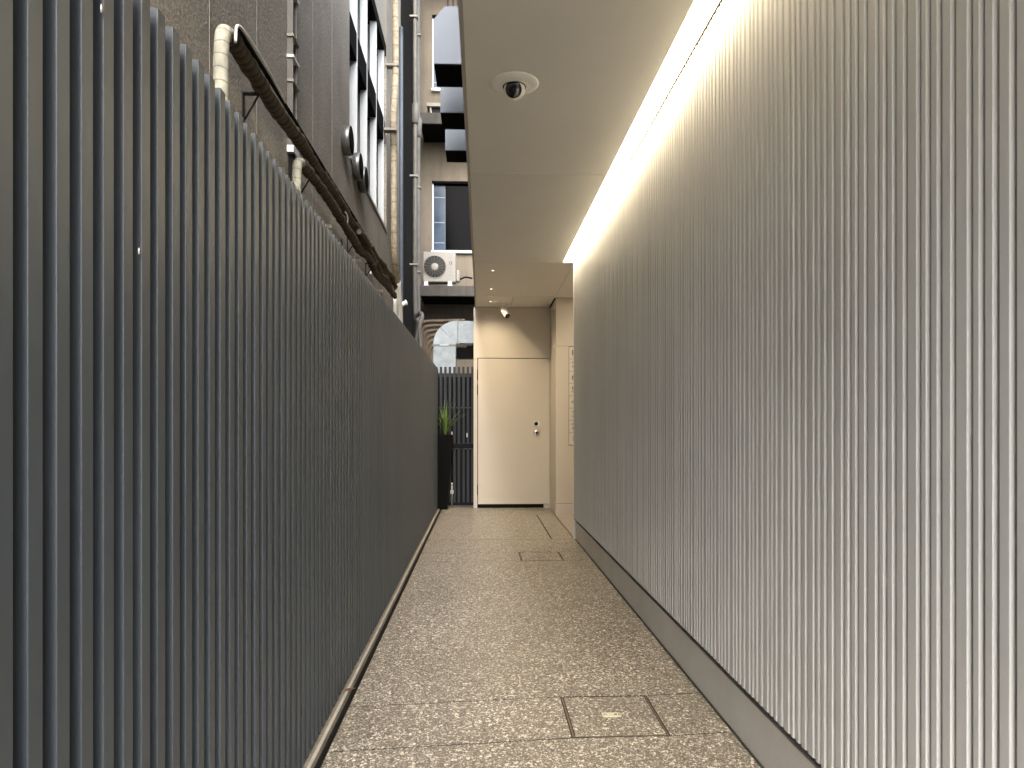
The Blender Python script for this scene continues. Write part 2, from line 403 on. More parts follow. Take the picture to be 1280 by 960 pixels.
# ------------------------------------------------------------------ upper storeys over the canopy
u = thing('upper_building', 'upper storeys above the ceiling, with blue grey boxes jutting out', 'building', (1, 4, 3.05))
obj('wall', B((XL+.004, 6., Y0, YE+.3, 3.055, 5.4)), M['darkwall'], u)
def bay(y0, y1, rail):
    x0, x1, z0, z1 = -.37, XL+.004, 4.0, 4.45
    bm = bmesh.new(); prism(bm, [(x0, z0+.004), (x0, z1-.10), (x0+.085, z1), (x1, z1), (x1, z0+.004)], 'y', y0, y1)
    b = obj('projecting_box', bm, M['bluegrey'], u)
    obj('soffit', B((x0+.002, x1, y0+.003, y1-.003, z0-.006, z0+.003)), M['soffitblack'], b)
    if rail:
        obj('railing', B(*[(xx, xx+.011, y0+.02, y0+.031, z1+.001, z1+.6) for xx in (-.268, -.228, -.192)]), M['blackmetal'], b)
bay(5.546, 5.912, True); bay(6.412, 6.757, False); bay(7.287, 7.60, False)

# ------------------------------------------------------------------ far end wall with the door
e = thing('end_wall', 'cream panelled wall holding a flush door at the end of the passage', 'wall', (.45, YE, 0))
obj('panel', B((-.115, .993, YE, YE+.15, 2.166, CEIL-.003)), M['wall'], e)
obj('jamb', B((-.115, -.062, YE, YE+.15, .05, 2.163), (.986, .993, YE, YE+.15, .05, 2.163)), M['wall'], e)
obj('plinth', B((-.115, -.062, YE+.001, YE+.15, 0, .048), (.90, .993, YE+.001, YE+.15, 0, .048)), M['skirt'], e)
obj('core', B((-.11, .99, YE+.05, YE+.16, 0, CEIL)), M['gap'], e)
dr = obj('door', B((-.052, .983, YE+.001, YE+.045, .055, 2.156)), M['door'], e)
for z0, z1 in ((1.85, 2.0), (1.63, 1.78), (.19, .335)):
    b = bmesh.new(); tube(b, [(-.058, YE-.002, z0), (-.058, YE-.002, z1)], .0075, 10); obj('hinge', b, M['blackmetal'], dr)
obj('threshold', B((-.06, .895, YE+.004, YE+.04, .0, .054)), M['rubber'], dr)
lk = bmesh.new(); box(lk, .756, .842, YE-.004, YE+.001, 1.185, 1.245, bev=.001)
obj('lock_plate', lk, M['steel'], dr)
lk = bmesh.new(); lathe(lk, [(0, 0), (.028, 0), (.028, .006), (0, .006)], 20, Matrix.Translation((.79, YE-.0045, 1.215)) @ Matrix.Rotation(R(90), 4, 'X')); obj('keyhole', lk, M['blackmetal'], dr)
lk = bmesh.new(); lathe(lk, [(0, 0), (.043, 0), (.043, .008), (.03, .012), (0, .012)], 24, Matrix.Translation((.795, YE-.001, 1.088)) @ Matrix.Rotation(R(90), 4, 'X')); obj('handle_rose', lk, M['steel'], dr)
lk = bmesh.new(); tube(lk, [(.795, YE-.013, 1.088), (.795, YE-.045, 1.088)], .011, 12); box(lk, .778, .813, YE-.06, YE-.044, 1.072, 1.104, bev=.004); box(lk, .79, .80, YE-.0605, YE-.0135, 1.05, 1.071); obj('turn_knob', lk, M['blackmetal'], dr)

# ------------------------------------------------------------------ lobby beyond the fluted wall
lw = thing('lobby_wall', 'cream wall of the side lobby, to the right of the far door', 'wall', (1.8, 9.5, 0))
obj('panel', B((.995, 2.7, 9.5, YE+.15, .147, 2.254), (.995, 2.7, 9.5, YE+.15, 2.257, CEIL-.003)), M['wall'], lw)
obj('core', B((.999, 2.69, 9.504, YE+.14, .0, CEIL)), M['gap'], lw)
obj('plinth', B((.992, 2.7, 9.497, YE-.002, .002, .143)), mat('pale_stone_plinth', (.62,.57,.52), .45, var=.08), lw)
obj('side_panel', B((2.70, 2.8, 7.2, 9.6, 0, CEIL+.02), (1.175, 2.8, 7.2, 7.425, 0, CEIL+.02)), M['wall'], lw)
dd = thing('floor_directory', 'slim column of numbered plates 8 to 1 on the lobby wall', 'sign', (1.32, 9.5, 1.6))
obj('backboard', B((1.166, 1.50, 9.4965, 9.4998, .925, 2.252)), M['gap'], dd)
def text_mesh(s, size, depth):
    cu = bpy.data.curves.new('digit', 'FONT'); cu.body = s; cu.size = size; cu.extrude = depth; cu.align_x = 'CENTER'; cu.align_y = 'CENTER'
    o = bpy.data.objects.new('digit', cu); COL.objects.link(o)
    dg = bpy.context.evaluated_depsgraph_get(); me = bpy.data.meshes.new_from_object(o.evaluated_get(dg))
    bpy.data.objects.remove(o); b = bmesh.new(); b.from_mesh(me); return b
for n in range(1, 9):
    zc = .93+(n-.5)*.1645
    pl = obj('number_plate', B((1.170, 1.498, 9.492, 9.4963, zc-.0805, zc+.0805)), M['direc'], dd)
    b = text_mesh(str(n), .105, .001)
    bmesh.ops.transform(b, matrix=Matrix.Translation((1.228, 9.4905, zc)) @ Matrix.Rotation(R(90), 4, 'X'), verts=b.verts[:])
    obj('number', b, M['ink'], pl)
ll = thing('lobby_lamp', 'flat ceiling lamp inside the side lobby behind the fluted wall', 'light', (1.75, 8.5, CEIL))
obj('trim_ring', B((1.5, 2.0, 8.2, 8.8, CEIL-.012, CEIL-.001)), M['white'], ll)
obj('diffuser', B((1.52, 1.98, 8.22, 8.78, CEIL-.016, CEIL-.0125)), M['lobbylamp'], ll)

# ------------------------------------------------------------------ things on the ceiling
def downlight():
    t = thing('downlight', 'tiny recessed ceiling downlight nearest the cove light', 'light', (.125, 7.841, CEIL), 'small downlights in the far ceiling')
    b = bmesh.new(); lathe(b, [(.014, -.001), (.030, -.001), (.032, -.003), (.026, -.005), (.016, -.004), (.014, -.001)], 24, Matrix.Translation(t.location)); obj('bezel', b, M['ceil'], t)
    b = bmesh.new(); lathe(b, [(0, -.003), (.0135, -.003), (.0135, -.0012), (0, -.0012)], 20, Matrix.Translation(t.location)); obj('lens', b, M['lampd'], t)
    return t
dl = downlight()
dup(dl, (.12, 8.903, CEIL), 'tiny recessed ceiling downlight, middle one of the row of three')
dup(dl, (.121, 9.80, CEIL), 'tiny recessed ceiling downlight closest to the end wall')

t = thing('dome_camera', 'white round dome security camera under the ceiling', 'security camera', (.163, 3.54, CEIL))
O = Matrix.Translation(t.location)
b = bmesh.new(); lathe(b, [(.052, -.016), (.060, -.018), (.090, -.016), (.114, -.009), (.121, -.004), (.121, 0), (.05, 0)], 48, O); obj('base_plate', b, M['white'], t)
b = bmesh.new(); lathe(b, [(0, -.0195), (.058, -.0195), (.058, -.0185), (0, -.0185)], 32, O); obj('gap_shade', b, M['rubber'], t)  # black disc puts in the shading between ball and plate
ball = O @ Matrix.Translation((0, 0, -.028))
nd = Vector((-.16, -.86, -.50)).normalized(); Q = ball @ Vector((0, 0, 1)).rotation_difference(nd).to_matrix().to_4x4()
b = bmesh.new(); lathe(b, [(.053*math.sin(R(a)), .053*math.cos(R(a))) for a in range(50, 181, 10)], 36, Q); obj('eyeball', b, M['white'], t)
b = bmesh.new(); lathe(b, [(0, .036), (.020, .0345), (.0385, .0325), (.0405, .031), (.0405, .028), (0, .028)], 32, Q); obj('lens_window', b, M['lens'], t)
b = bmesh.new(); lathe(b, [(0, .0405), (.009, .0405), (.012, .0385), (.012, .035)], 18, Q); obj('lens', b, M['acdark'], t)
t = thing('bullet_camera', 'small white bullet security camera above the far door', 'security camera', (.326, 9.98, CEIL))
b = bmesh.new(); box(b, .255, .40, 9.90, 10.05, CEIL-.012, CEIL-.0005, bev=.003); box(b, .27, .385, 9.91, 10.04, CEIL-.035, CEIL-.0125, bev=.004); obj('mount', b, M['ceil'], t)
b = T([(.335, 9.97, CEIL-.034), (.335, 9.96, CEIL-.09)], .014); obj('bracket', b, M['white'], t)
ax0, ax1 = Vector((.295, 10.0, CEIL-.065)), Vector((.360, 9.90, CEIL-.185))
b = T([ax0, ax0.lerp(ax1, .04), ax0.lerp(ax1, .96), ax1], [.036, .043, .043, .041], 20); obj('body', b, M['white'], t)
dv = (ax1-ax0).normalized()
b = T([ax1+dv*.0005, ax1+dv*.004], .038, 20); obj('lens', b, M['lens'], t)

# ------------------------------------------------------------------ left concrete building
CX = -1.2
cb = thing('concrete_building', 'rough grey concrete building rising behind the slatted fence', 'building', (-2.5, 5, 0))
wy0, wy1, wz0, wz1 = 6.53, 9.04, 3.655, 5.97
bm = bmesh.new()
box(bm, -6, CX, Y0-1.6, wy0, -.055, 8.3)
box(bm, -6, CX, wy1, 10.62, -.055, 8.3)
box(bm, -6, CX, wy0, wy1, -.055, wz0)
box(bm, -6, CX, wy0, wy1, wz1, 8.3)
obj('wall', bm, M['concrete'], cb)
bm = bmesh.new()
for yy in (3.198, 3.859, 5.122, 5.773, 2.4): box(bm, CX, CX+.0025, yy-.004, yy+.004, 1.2, 8.2)
obj('panel_joint', bm, M['joint'], cb)
wn = obj('window', B((CX-.16, CX-.15, wy0, wy1, wz0, wz1)), M['glass'], cb)
mull = [6.56, 7.0, 7.6, 8.27, 8.90]
obj('frame', B(*[(CX-.085, CX-.012, yy-.012, yy+.03, wz0+.045, wz1-.002) for yy in mull[1:]], (CX-.145, CX-.10, wy0+.002, wy0+.09, wz0+.04, wz1-.003)), M['whiteal'], wn)
obj('inner_frame', B(*[(CX-.148, CX-.09, yy+.06, yy+.11, wz0+.045, wz1-.002) for yy in mull[:4]], *[(CX-.148, CX-.10, yy+.30, yy+.34, wz0+.045, wz1-.002) for yy in mull[:4]]), M['greyal'], wn)
obj('transom', B(*[(CX-.147, CX-.014, a+.032, b-.013, 4.74, 5.01) for a, b in zip([wy0-.03]+mull[1:], mull[1:]+[wy1+.011])]), M['soffitblack'], wn)
obj('head', B((CX-.147, CX-.004, wy0+.002, wy1-.002, wz1-.12, wz1-.004)), M['soffitblack'], wn)
obj('sill', B((CX-.149, CX+.012, wy0-.01, wy1+.01, wz0-.03, wz0+.0)), M['greyal'], wn)

# vent caps under the window
def vent():
    t = thing('vent_cap', 'round metal vent cap nearest the camera, under the tall window', 'vent', (CX, 6.22, 3.66), 'round vent caps on the concrete wall')
    Q = Matrix.Translation(t.location) @ Matrix.Rotation(R(90), 4, 'Y')
    b = bmesh.new(); lathe(b, [(.10, .001), (.10, .010), (.120, .012), (.124, .016), (.124, .070), (.120, .076)], 40, Q); obj('hood', b, M['ventmetal'], t)
    b = bmesh.new(); lathe(b, [(0, .074), (.1195, .074), (.1195, .0725)], 40, Q); obj('cover_disc', b, M['soffitblack'], t)
    return t
v = vent()
dup(v, (CX, 6.72, 3.615), 'round metal vent cap, middle of the three by the window')
dup(v, (CX, 7.03, 3.60), 'round metal vent cap farthest back, by the window corner')

# conduit strip with saddles, high on the wall
t = thing('cable_conduit', 'flat grey conduit with pale clips running up the concrete wall', 'conduit', (CX, 4.5, 3))
obj('casing', B((CX, CX+.035, 4.455, 4.475, 2.93, 8.2), (CX, CX+.035, 4.555, 4.575, 2.93, 8.2), (CX+.0, CX+.018, 4.4755, 4.5545, 2.93, 8.2)), M['pvc'], t)
obj('drop_pipe', B((CX+.002, CX+.03, 4.48, 4.55, .05, 2.88)), M['darkwall'], t)
for z in (2.885, 3.05, 3.32, 3.47, 3.60, 3.87, 4.0, 4.3, 4.55, 4.9):
    obj('clip', B((CX+.0, CX+.042, 4.445, 4.585, z, z+(.042 if z < 2.9 else .017))), M['white'] if z < 3 or int(z*100) % 2 == 1 else M['joint'], t)

# wrapped refrigerant pipes along the wall
XP = -1.10
def pipe_run(name_lbl, y0, z1, x, ye, r, droop, seed):
    t = thing('wrapped_pipe', name_lbl, 'pipe', (x, y0, 1.5), 'taped refrigerant pipes on the concrete wall')
    rr = r
    obj('riser', T(smooth_path([(x, y0-.02, .2), (x, y0-.018, 1.9), (x, y0-.01, z1-.28), (x, y0, z1-.09), (x, y0+.025, z1-.025), (x, y0+.09, z1)], 8), rr, 18), M['wrapw'], t)
    rnd = random.Random(seed); pts = [(x, y0+.09, z1)]
    yy = y0+.09
    while yy < ye-.3:
        yy += rnd.uniform(.25, .45); f_ = (yy-y0)/(ye-y0)
        pts.append((x+rnd.uniform(-.012, .012), yy, z1+droop*f_*f_+rnd.uniform(-.02, .02)))
    pts.append((x, ye, z1+droop))
    sp = smooth_path(pts, 8); lump = [rr*1.22*(1+.10*math.sin(q*1.9)+rnd.uniform(-.10, .12)) for q in range(len(sp))]
    obj('run', T(sp, lump, 18), M['wrapd'], t)
    return t
p1 = pipe_run('thick ivory and brown taped pipe bending highest over the fence', 3.065, 2.90, XP, 8.95, .031, .02, 3)
bm = bmesh.new()
tube(bm, smooth_path([(XP+.034, 3.13, 2.86), (XP+.036, 3.16, 2.925), (XP+.030, 3.3, 2.942), (XP+.026, 3.8, 2.95), (XP+.03, 4.5, 2.94), (XP+.022, 6, 2.955), (XP+.02, 8.9, 2.95)], 8), .011, 10)
obj('cable', bm, M['rubber'], p1)
rnd = random.Random(21)
for y_a, dz, dx in ((5.3, .045, -.02), (6.2, -.035, .03), (6.9, .03, .035)):
    pp = [(XP+dx+rnd.uniform(-.012, .012), y_a+q*.3, 2.90+dz+rnd.uniform(-.025, .025)-.03*(y_a+q*.3-6.5)*(dz < 0)) for q in range(int((8.95-y_a)/.3)+1)]
    sp = smooth_path(pp, 5); obj('side_run', T(sp, [.026*(1+rnd.uniform(-.2, .25)) for _ in sp], 12), M['wrapd'], p1)
for yy in (5.6, 7.1, 8.5):
    obj('tape_end', T(smooth_path([(XP+.03, yy, 2.86), (XP+.045, yy+.02, 2.85), (XP+.05, yy+.04, 2.82), (XP+.045, yy+.05, 2.77)], 4), .006, 6), M['joint'], p1)
bm = bmesh.new()
tube(bm, smooth_path([(XP+.045, 3.10, 2.84), (XP+.05, 3.14, 2.93), (XP+.046, 3.5, 2.955), (XP+.04, 3.9, 2.945)], 8), .007, 8)
obj('white_wire', bm, M['white'], p1)
p2 = pipe_run('thinner taped pipe with a cream bend, below the highest pipe', 4.235, 2.775, XP+.015, 8.9, .027, .03, 5)
for yy in (3.62, 4.75, 6.4, 7.4):
    bm = bmesh.new()
    box(bm, CX, XP+.01, yy, yy+.03, 2.862, 2.870); box(bm, CX, CX+.006, yy, yy+.03, 2.72, 2.8615)
    tube(bm, [(CX+.01, yy+.015, 2.735), (XP-.02, yy+.015, 2.861)], .005, 6)
    obj('pipe_bracket', bm, M['blackmetal'], p1)
# drooping tails, tape ends and clips on the bundle
t = thing('wall_clip', 'scatter-bracket of pale pipe clips and hanging cable ends below the pipes', 'pipe clip', (XP, 7, 2.7))
t['label'] = 'row of pale clips and hanging cable ends under the taped pipes'
rnd = random.Random(11)
for yy, z in ((5.3, 2.655), (6.3, 2.665), (6.55, 2.69), (6.95, 2.61), (7.05, 2.57), (7.7, 2.82), (8.05, 2.69), (8.55, 2.60)):
    bm = bmesh.new(); box(bm, CX, CX+.09, yy, yy+.035, z, z+.028, bev=.004); obj('clip', bm, M['white'], t)
for yy, z, l in ((5.35, 2.66, .45), (5.9, 2.7, .35), (6.4, 2.66, .5), (6.62, 2.66, .55), (7.2, 2.66, .4), (7.75, 2.62, .45), (8.2, 2.7, .5)):
    obj('cable_end', T(smooth_path([(CX+.05, yy, z+.03), (CX+.055, yy+.02, z-.1), (CX+.035, yy+.02+rnd.uniform(-.05, .05), z-l)], 6), .006, 6), M['pvc'], t)
# upright pipes near the corner
def upright(label, pts, r, m, grp='upright pipes at the back corner of the concrete building', bandz=()):
    t = thing('upright_pipe', label, 'pipe', pts[0], grp)
    obj('pipe', T(smooth_path(pts, 8), r, 16), m, t)
    for z in bandz:
        y_ = min(pts, key=lambda p: abs(p[2]-z))
        obj('clip', B((CX-.01, y_[0]+r+.004, y_[1]-r-.012, y_[1]+r+.012, z, z+.03)), M['joint'], t)
    return t
up = upright('thick tan and white taped pipe bulging beside the tall window',
        [(-1.10, 9.38, 3.05), (-1.10, 9.05, 3.35), (-1.10, 8.98, 3.9), (-1.11, 9.06, 4.6), (-1.10, 8.92, 5.0), (-1.09, 9.08, 5.7), (-1.10, 9.15, 6.6), (-1.10, 9.15, 8.2)],
        .040, M['wrapt'], bandz=(5.73, 4.85))
obj('lower_pipe', T(smooth_path([(-1.10, 9.85, 0.4), (-1.10, 9.80, 1.9), (-1.10, 9.62, 2.55), (-1.10, 9.36, 3.08)], 8), .045, 16), mat('white_pipe_wrap', (.66,.65,.58), .6, var=.2, vscale=12, bump=.3, bscale=40), up)
upright('slim cream pipe close behind the thick tan pipe',
        [(-1.15, 9.48, 1.9), (-1.15, 9.46, 3.4), (-1.15, 9.42, 4.8), (-1.15, 9.40, 6.2), (-1.15, 9.42, 8.2)], .020, M['wrapw'])
upright('straight blue grey conduit at the edge of the concrete wall',
        [(-1.14, 10.15, .3), (-1.14, 10.15, 3.), (-1.14, 10.15, 6.54), (-1.14, 10.15, 6.7)], .028, M['bluepipe'])
t = upright('short white pipe with a valve rising from behind the fence end',
        [(-1.12, 9.30, .4), (-1.12, 9.3, 1.9), (-1.12, 9.29, 2.3), (-1.125, 9.28, 2.86)], .022, M['white'])
t = thing('pipe_cap', 'white capped pipe tee on the lower end of the thick pipe', 'pipe', (-1.05, 9.55, 2.9))
b = T([(-1.07, 9.55, 2.80), (-1.02, 9.57, 2.83)], .03, 14); obj('tee', b, M['white'], t)
b = T([(-1.019, 9.57, 2.83), (-1.0, 9.575, 2.838)], .038, 14); obj('cap', b, M['white'], t)
# grey pipes farther back
for k, (x, y_, lab) in enumerate(((-1.13, 12.15, 'grey drainpipe with an old joint, left of two in front of the tan wall'), (-1.13, 12.72, 'grey drainpipe with an old joint, right of two in front of the tan wall'))):
    t = thing('drainpipe', lab, 'pipe', (x, y_, 2), 'grey drainpipes by the tan building')
    top = 10.5
    obj('pipe', T(smooth_path([(x+.02*k, y_, .1), (x, y_, 2.2), (x+.05*(k == 0), y_, 2.9), (x, y_, 3.3), (x, y_, 6), (x, y_, top)], 6), .042 if k else .036, 14), M['pvc'], t)
    obj('coupling', T([(x, y_, 6.3), (x, y_, 6.34), (x+.01, y_, 6.62), (x, y_, 6.66)], [.045, .062, .066, .046], 14), M['pvc'], t)
    for z in (3.9, 5.4, 8.1): obj('clip', B((x-.085, x+.05, y_-.06, y_+.06, z, z+.03)), M['joint'], t)
t = thing('flexible_conduit', 'grey bent conduit curving out over the far end of the fence', 'conduit', (-1.0, 12, 2.8))
obj('hose', T(smooth_path([(-1.10, 12.0, 3.02), (-1.02, 11.9, 3.06), (-.98, 11.8, 2.98), (-1.02, 11.75, 2.8), (-1.0, 11.75, 2.5), (-.98, 11.75, 1.8)], 8), .034, 14), M['pvc'], t)

# ------------------------------------------------------------------ dark wall filling the gap between the two buildings
n = thing('dark_side_wall', 'narrow dark wall strip between the concrete and the tan building', 'wall', (-1.5, 12.8, 0))
obj('wall', B((-6, -1.36, 10.63, 15., -.055, 11)), M['darkwall'], n)  # near-black colour carries the darkness of the recess between the buildings
obj('corner_strip', B((-1.358, -1.22, 14.0, 14.08, 0, 10.9)), M['darkwall'], n)

# ------------------------------------------------------------------ far tan building
fb = thing('tan_building', 'tan rendered building closing the view behind the passage', 'building', (0, 15, 0))
YF = 15.0
wx0, wx1 = -1.04, -.02
bm = bmesh.new()
def wallseg(z0, z1, hole):
    if hole: box(bm, -1.36, wx0, YF, YF+.5, z0, z1); box(bm, wx1, 6, YF, YF+.5, z0, z1)
    else: box(bm, -1.36, 6, YF, YF+.5, z0, z1)
wallseg(-.055, 4.85, 0); wallseg(4.85, 6.32, 1); wallseg(6.32, 8.24, 0); wallseg(8.24, 9.81, 1); wallseg(9.81, 11, 0)
obj('wall', bm, M['tan'], fb)
for zb, zt in ((3.74, 3.95), (7.14, 7.36), (10.6, 10.85)):
    obj('ledge', B((-1.21, 6, 14.1, YF-.001, zb, zt), bev=.008), M['ledge'], fb)
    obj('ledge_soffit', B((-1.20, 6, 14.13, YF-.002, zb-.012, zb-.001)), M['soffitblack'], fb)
for z0, z1 in ((4.85, 6.32), (8.24, 9.81)):
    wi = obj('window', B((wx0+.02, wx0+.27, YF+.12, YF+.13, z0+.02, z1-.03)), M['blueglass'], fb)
    obj('pane', B((wx0+.272, wx1-.02, YF+.11, YF+.12, z0+.02, z1-.03)), M['glass'], wi)
    obj('frame', B((wx0+.001, wx0+.028, YF+.06, YF+.119, z0+.03, z1-.035)), M['whiteal'], wi)
    obj('head', B((wx0+.002, wx1-.002, YF+.02, YF+.118, z1-.04, z1-.002)), M['soffitblack'], wi)
    for zz in (z0+.19, z0+.62, z0+1.15): obj('reflected_line', B((wx0+.03, wx0+.26, YF+.116, YF+.1195, zz, zz+.022)), M['reflectline'], wi)  # thin bars stand in for lines reflected in the glass
    obj('sill', B((wx0-.01, wx1+.03, YF-.07, YF+.10, z0-.052, z0-.0)), M['whiteal'], wi)
obj('vent_opening', B((-.60, .6, YF-.03, YF-.001, 2.60, 2.93)), M['soffitblack'], fb)
t = thing('wall_shelf', 'small pale shelf with a prop under the upper tan building window', 'shelf', (-.95, 14.8, 7.9))
obj('shelf', B((-1.12, -.5, 14.62, 14.998, 7.72, 7.79)), M['joint'], t)
obj('prop', T([(-1.05, 14.66, 7.718), (-1.02, 14.75, 7.37)], .02, 10), M['joint'], t)
obj('shelf_shadow', B((-1.1, -.5, 14.7, 14.998, 7.62, 7.718)), M['blackmetal'], t)  # black block stands in for the shadow under the shelf

# air conditioner on the ledge
A0, A1, AZ0, AZ1 = -1.163, -.515, 4.04, 4.64
YA = 14.2
t = thing('air_conditioner', 'cream outdoor air conditioner unit standing on the lower ledge', 'air conditioner', (-.85, YA, 3.95))
bm = bmesh.new(); box(bm, A0, A1, YA, YA+.27, AZ0, AZ1, bev=.012); obj('casing', bm, M['ac'], t)
fx, fz, fr = -.93, 4.34, .228
Q = Matrix.Translation((fx, YA-.001, fz)) @ Matrix.Rotation(R(90), 4, 'X')
b = bmesh.new(); lathe(b, [(0, .0), (fr-.012, .0), (fr-.012, .002), (0, .002)], 40, Q); obj('fan_well', b, M['acdark'], t)
b = bmesh.new()
for r_ in [fr-.003]: tube(b, [Q @ Vector((r_*math.cos(2*math.pi*k/48), r_*math.sin(2*math.pi*k/48), .006)) for k in range(49)], .008, 6, False)
obj('fan_ring', b, M['ac'], t)
b = bmesh.new()
for r_ in (.09, .115, .14, .165, .19, .21): tube(b, [Q @ Vector((r_*math.cos(2*math.pi*k/36), r_*math.sin(2*math.pi*k/36), .008)) for k in range(37)], .0022, 4, False)
for a in range(0, 360, 20): tube(b, [Q @ Vector((.06*math.cos(R(a)), .06*math.sin(R(a)), .009)), Q @ Vector((fr*math.cos(R(a+14)), fr*math.sin(R(a+14)), .009))], .0025, 4)
obj('grille', b, mat('grille_grey', (.22,.21,.19), .5), t)
b = bmesh.new(); lathe(b, [(0, .016), (.06, .014), (.075, .010), (.075, .0025), (0, .0025)], 28, Q); obj('hub', b, M['ac'], t)
for k in range(7): obj('louvre_line', B((-.675, -.575, YA-.003, YA-.0008, 4.10+k*.07, 4.104+k*.07)), M['pvc'], t)
lg = obj('badge', B((-.638, -.592, YA-.004, YA-.0012, 4.395, 4.44)), M['ink'], t)
b = bmesh.new(); prism(b, [(-.626, 4.4175), (-.615, 4.4285), (-.604, 4.4175), (-.615, 4.4065)], 'y', YA-.0055, YA-.0042); obj('mark', b, M['white'], lg)
b = bmesh.new(); box(b, A1+.001, A1+.075, YA+.06, YA+.22, 4.06, 4.30, bev=.02); obj('valve_cover', b, M['ac'], t)
for x in (-1.10, -.63):
    b = bmesh.new(); prism(b, [(x-.045, 3.952), (x+.045, 3.952), (x+.035, 4.039), (x-.035, 4.039)], 'y', YA-.03, YA+.3); obj('foot', b, M['white'], t)
b = T(smooth_path([(-.50, 14.3, 4.1), (-.42, 14.35, 4.13), (-.33, 14.5, 4.2), (-.2, 14.7, 4.22)], 6), .018, 10); obj('hose', b, M['rubber'], t)
# brown taped hoses and the duct
for k in range(6):
    z = 3.06-.085*k; xb = -1.11+.035*k
    lab = ['topmost', 'second', 'third', 'fourth', 'fifth', 'lowest'][k]
    t = tag(obj('taped_hose', T(smooth_path([(-.30, 12.9+.1*k, z+.03), (-.75, 12.9, z+.012), (xb+.16, 12.85, z), (xb+.05, 12.83, z-.035), (xb, 12.82, z-.14), (xb+.01, 12.82, z-.5), (xb+.02, 12.82, .3)], 8), .030, 12), M['hose'], loc=(xb, 12.85, z)),
            f'brown taped hose, {lab} of the bundle curving down beside the duct', 'hose', 'brown taped hoses left of the metal duct')
dk = thing('air_duct', 'large galvanised metal duct with a bend above the back gate', 'duct', (-.6, 12, 2.5))
cxd, czd = -.405, 2.50; ri, ro = .005, .395; D0, D1 = 11.82, 12.2
def arcp(r, a0, a1, n): return [(cxd+r*math.cos(R(a0+(a1-a0)*i/n)), czd+.03+r*math.sin(R(a0+(a1-a0)*i/n))) for i in range(n+1)]
for a0, a1 in ((90, 134.5), (135.5, 180)):
    bm = bmesh.new(); prism(bm, arcp(ro, a0, a1, 10)+arcp(ri+.02, a1, a0, 4), 'y', D0, D1); obj('elbow', bm, M['galv'], dk)
obj('straight_duct', B((cxd+.022, 1.0, D0+.003, D1-.003, czd+.055, czd+.03+ro-.004)), M['galv'], dk)
obj('straight_duct', B((cxd-ro+.004, cxd-.024, D0+.003, D1-.003, 1.0, czd+.003)), M['galv'], dk)
obj('flange', B((cxd+.002, cxd+.020, D0-.012, D1+.01, czd+.03, czd+.045+ro)), M['greyal'], dk)
obj('flange', B((cxd-ro-.014, cxd-.01, D0-.012, D1+.01, czd+.008, czd+.026)), M['greyal'], dk)
obj('tape_strip', B((cxd-ro+.11, cxd-ro+.26, D0-.0155, D0-.0125, czd+.010, czd+.028)), M['white'], dk)
bm = bmesh.new(); tube(bm, [(-.16, 12.0, czd-.05), (.9, 12.0, czd-.05)], .10, 16); obj('duct_shadow_tube', bm, M['rubber'], dk)  # black tube stands in for the dark shadow beneath the duct

# ------------------------------------------------------------------ back gate
gt = thing('slat_gate', 'dark upright slat gate closing the passage left of the cream door', 'gate', (-.38, 10.42, 0))
YG = 10.40
bm = bmesh.new(); x = -.675
while x < -.125:
    prism(bm, [(x, YG), (x+.0335, YG), (x+.0335, YG+.045), (x, YG+.045)], 'z', .05, 2.045); x += .0655
obj('slat_panel', bm, M['gatepaint'], gt)
obj('backing_panel', B((-.69, -.117, YG+.049, YG+.06, .02, .845), (-.69, -.117, YG+.049, YG+.06, .925, 1.955)), M['fenceback'], gt)
obj('rail', B((-.69, -.117, YG+.0465, YG+.0485, 1.90, 1.955)), M['gatepaint'], gt)
obj('rail', B((-.69, -.117, YG-.02, YG-.001, .855, .925)), M['fenceback'], gt)
obj('rail', B((-.69, -.117, YG-.012, YG-.001, 1.44, 1.46)), M['gatepaint'], gt)
obj('stile', B((-.315, -.275, YG-.018, YG-.001, .04, .853), (-.315, -.275, YG-.018, YG-.001, .927, 1.438)), M['fenceback'], gt)
obj('bottom_rail', B((-.69, -.117, YG-.012, YG-.001, .028, .07)), M['fenceback'], gt)
b = bmesh.new(); tube(b, [(-.43, YG-.035, .005), (-.43, YG-.035, .36)], .009, 10); tube(b, [(-.43, YG-.035, .345), (-.43, YG-.075, .35)], .009, 8); box(b, -.452, -.408, YG-.026, YG-.0125, .20, .25); obj('drop_bolt', b, M['steel'], gt)
for xx, z0, z1 in ((-.44, 1.0, 1.1), (-.22, 1.02, 1.08)):
    b = bmesh.new(); box(b, xx, xx+.018, YG-.05, YG-.002, z0, z1, bev=.004); obj('latch', b, M['steel'], gt)

# ------------------------------------------------------------------ pot and plant
px_, py_ = -.555, 10.165
t = thing('plant_pot', 'tall tapered black planter standing beside the back gate', 'planter', (px_, py_, 0))
bm = bmesh.new()
def sq(h0, h1, z): return [bm.verts.new((px_+sx*h0, py_+sy*h1, z)) for sx, sy in ((-1,-1),(1,-1),(1,1),(-1,1))]
rings = [sq(.07, .06, 0), sq(.15, .10, 1.06), sq(.138, .088, 1.06), sq(.132, .084, 1.0)]
for a, b_ in zip(rings, rings[1:]):
    for k in range(4): bm.faces.new((a[k], a[(k+1) % 4], b_[(k+1) % 4], b_[k]))
bm.faces.new(rings[0])
bmesh.ops.translate(bm, verts=bm.verts[:], vec=(0, -.01, 0))
obj('pot', bm, M['pot'], t)
obj('soil', B((px_-.130, px_+.130, py_-.09, py_+.07, 1.0, 1.02)), M['soil'], t)
t = thing('yucca_plant', 'spiky green yucca growing in the tall black planter', 'plant', (px_, py_, 1.0))
bm = bmesh.new(); rnd = random.Random(4)
bx, by = px_+.04, py_-.02
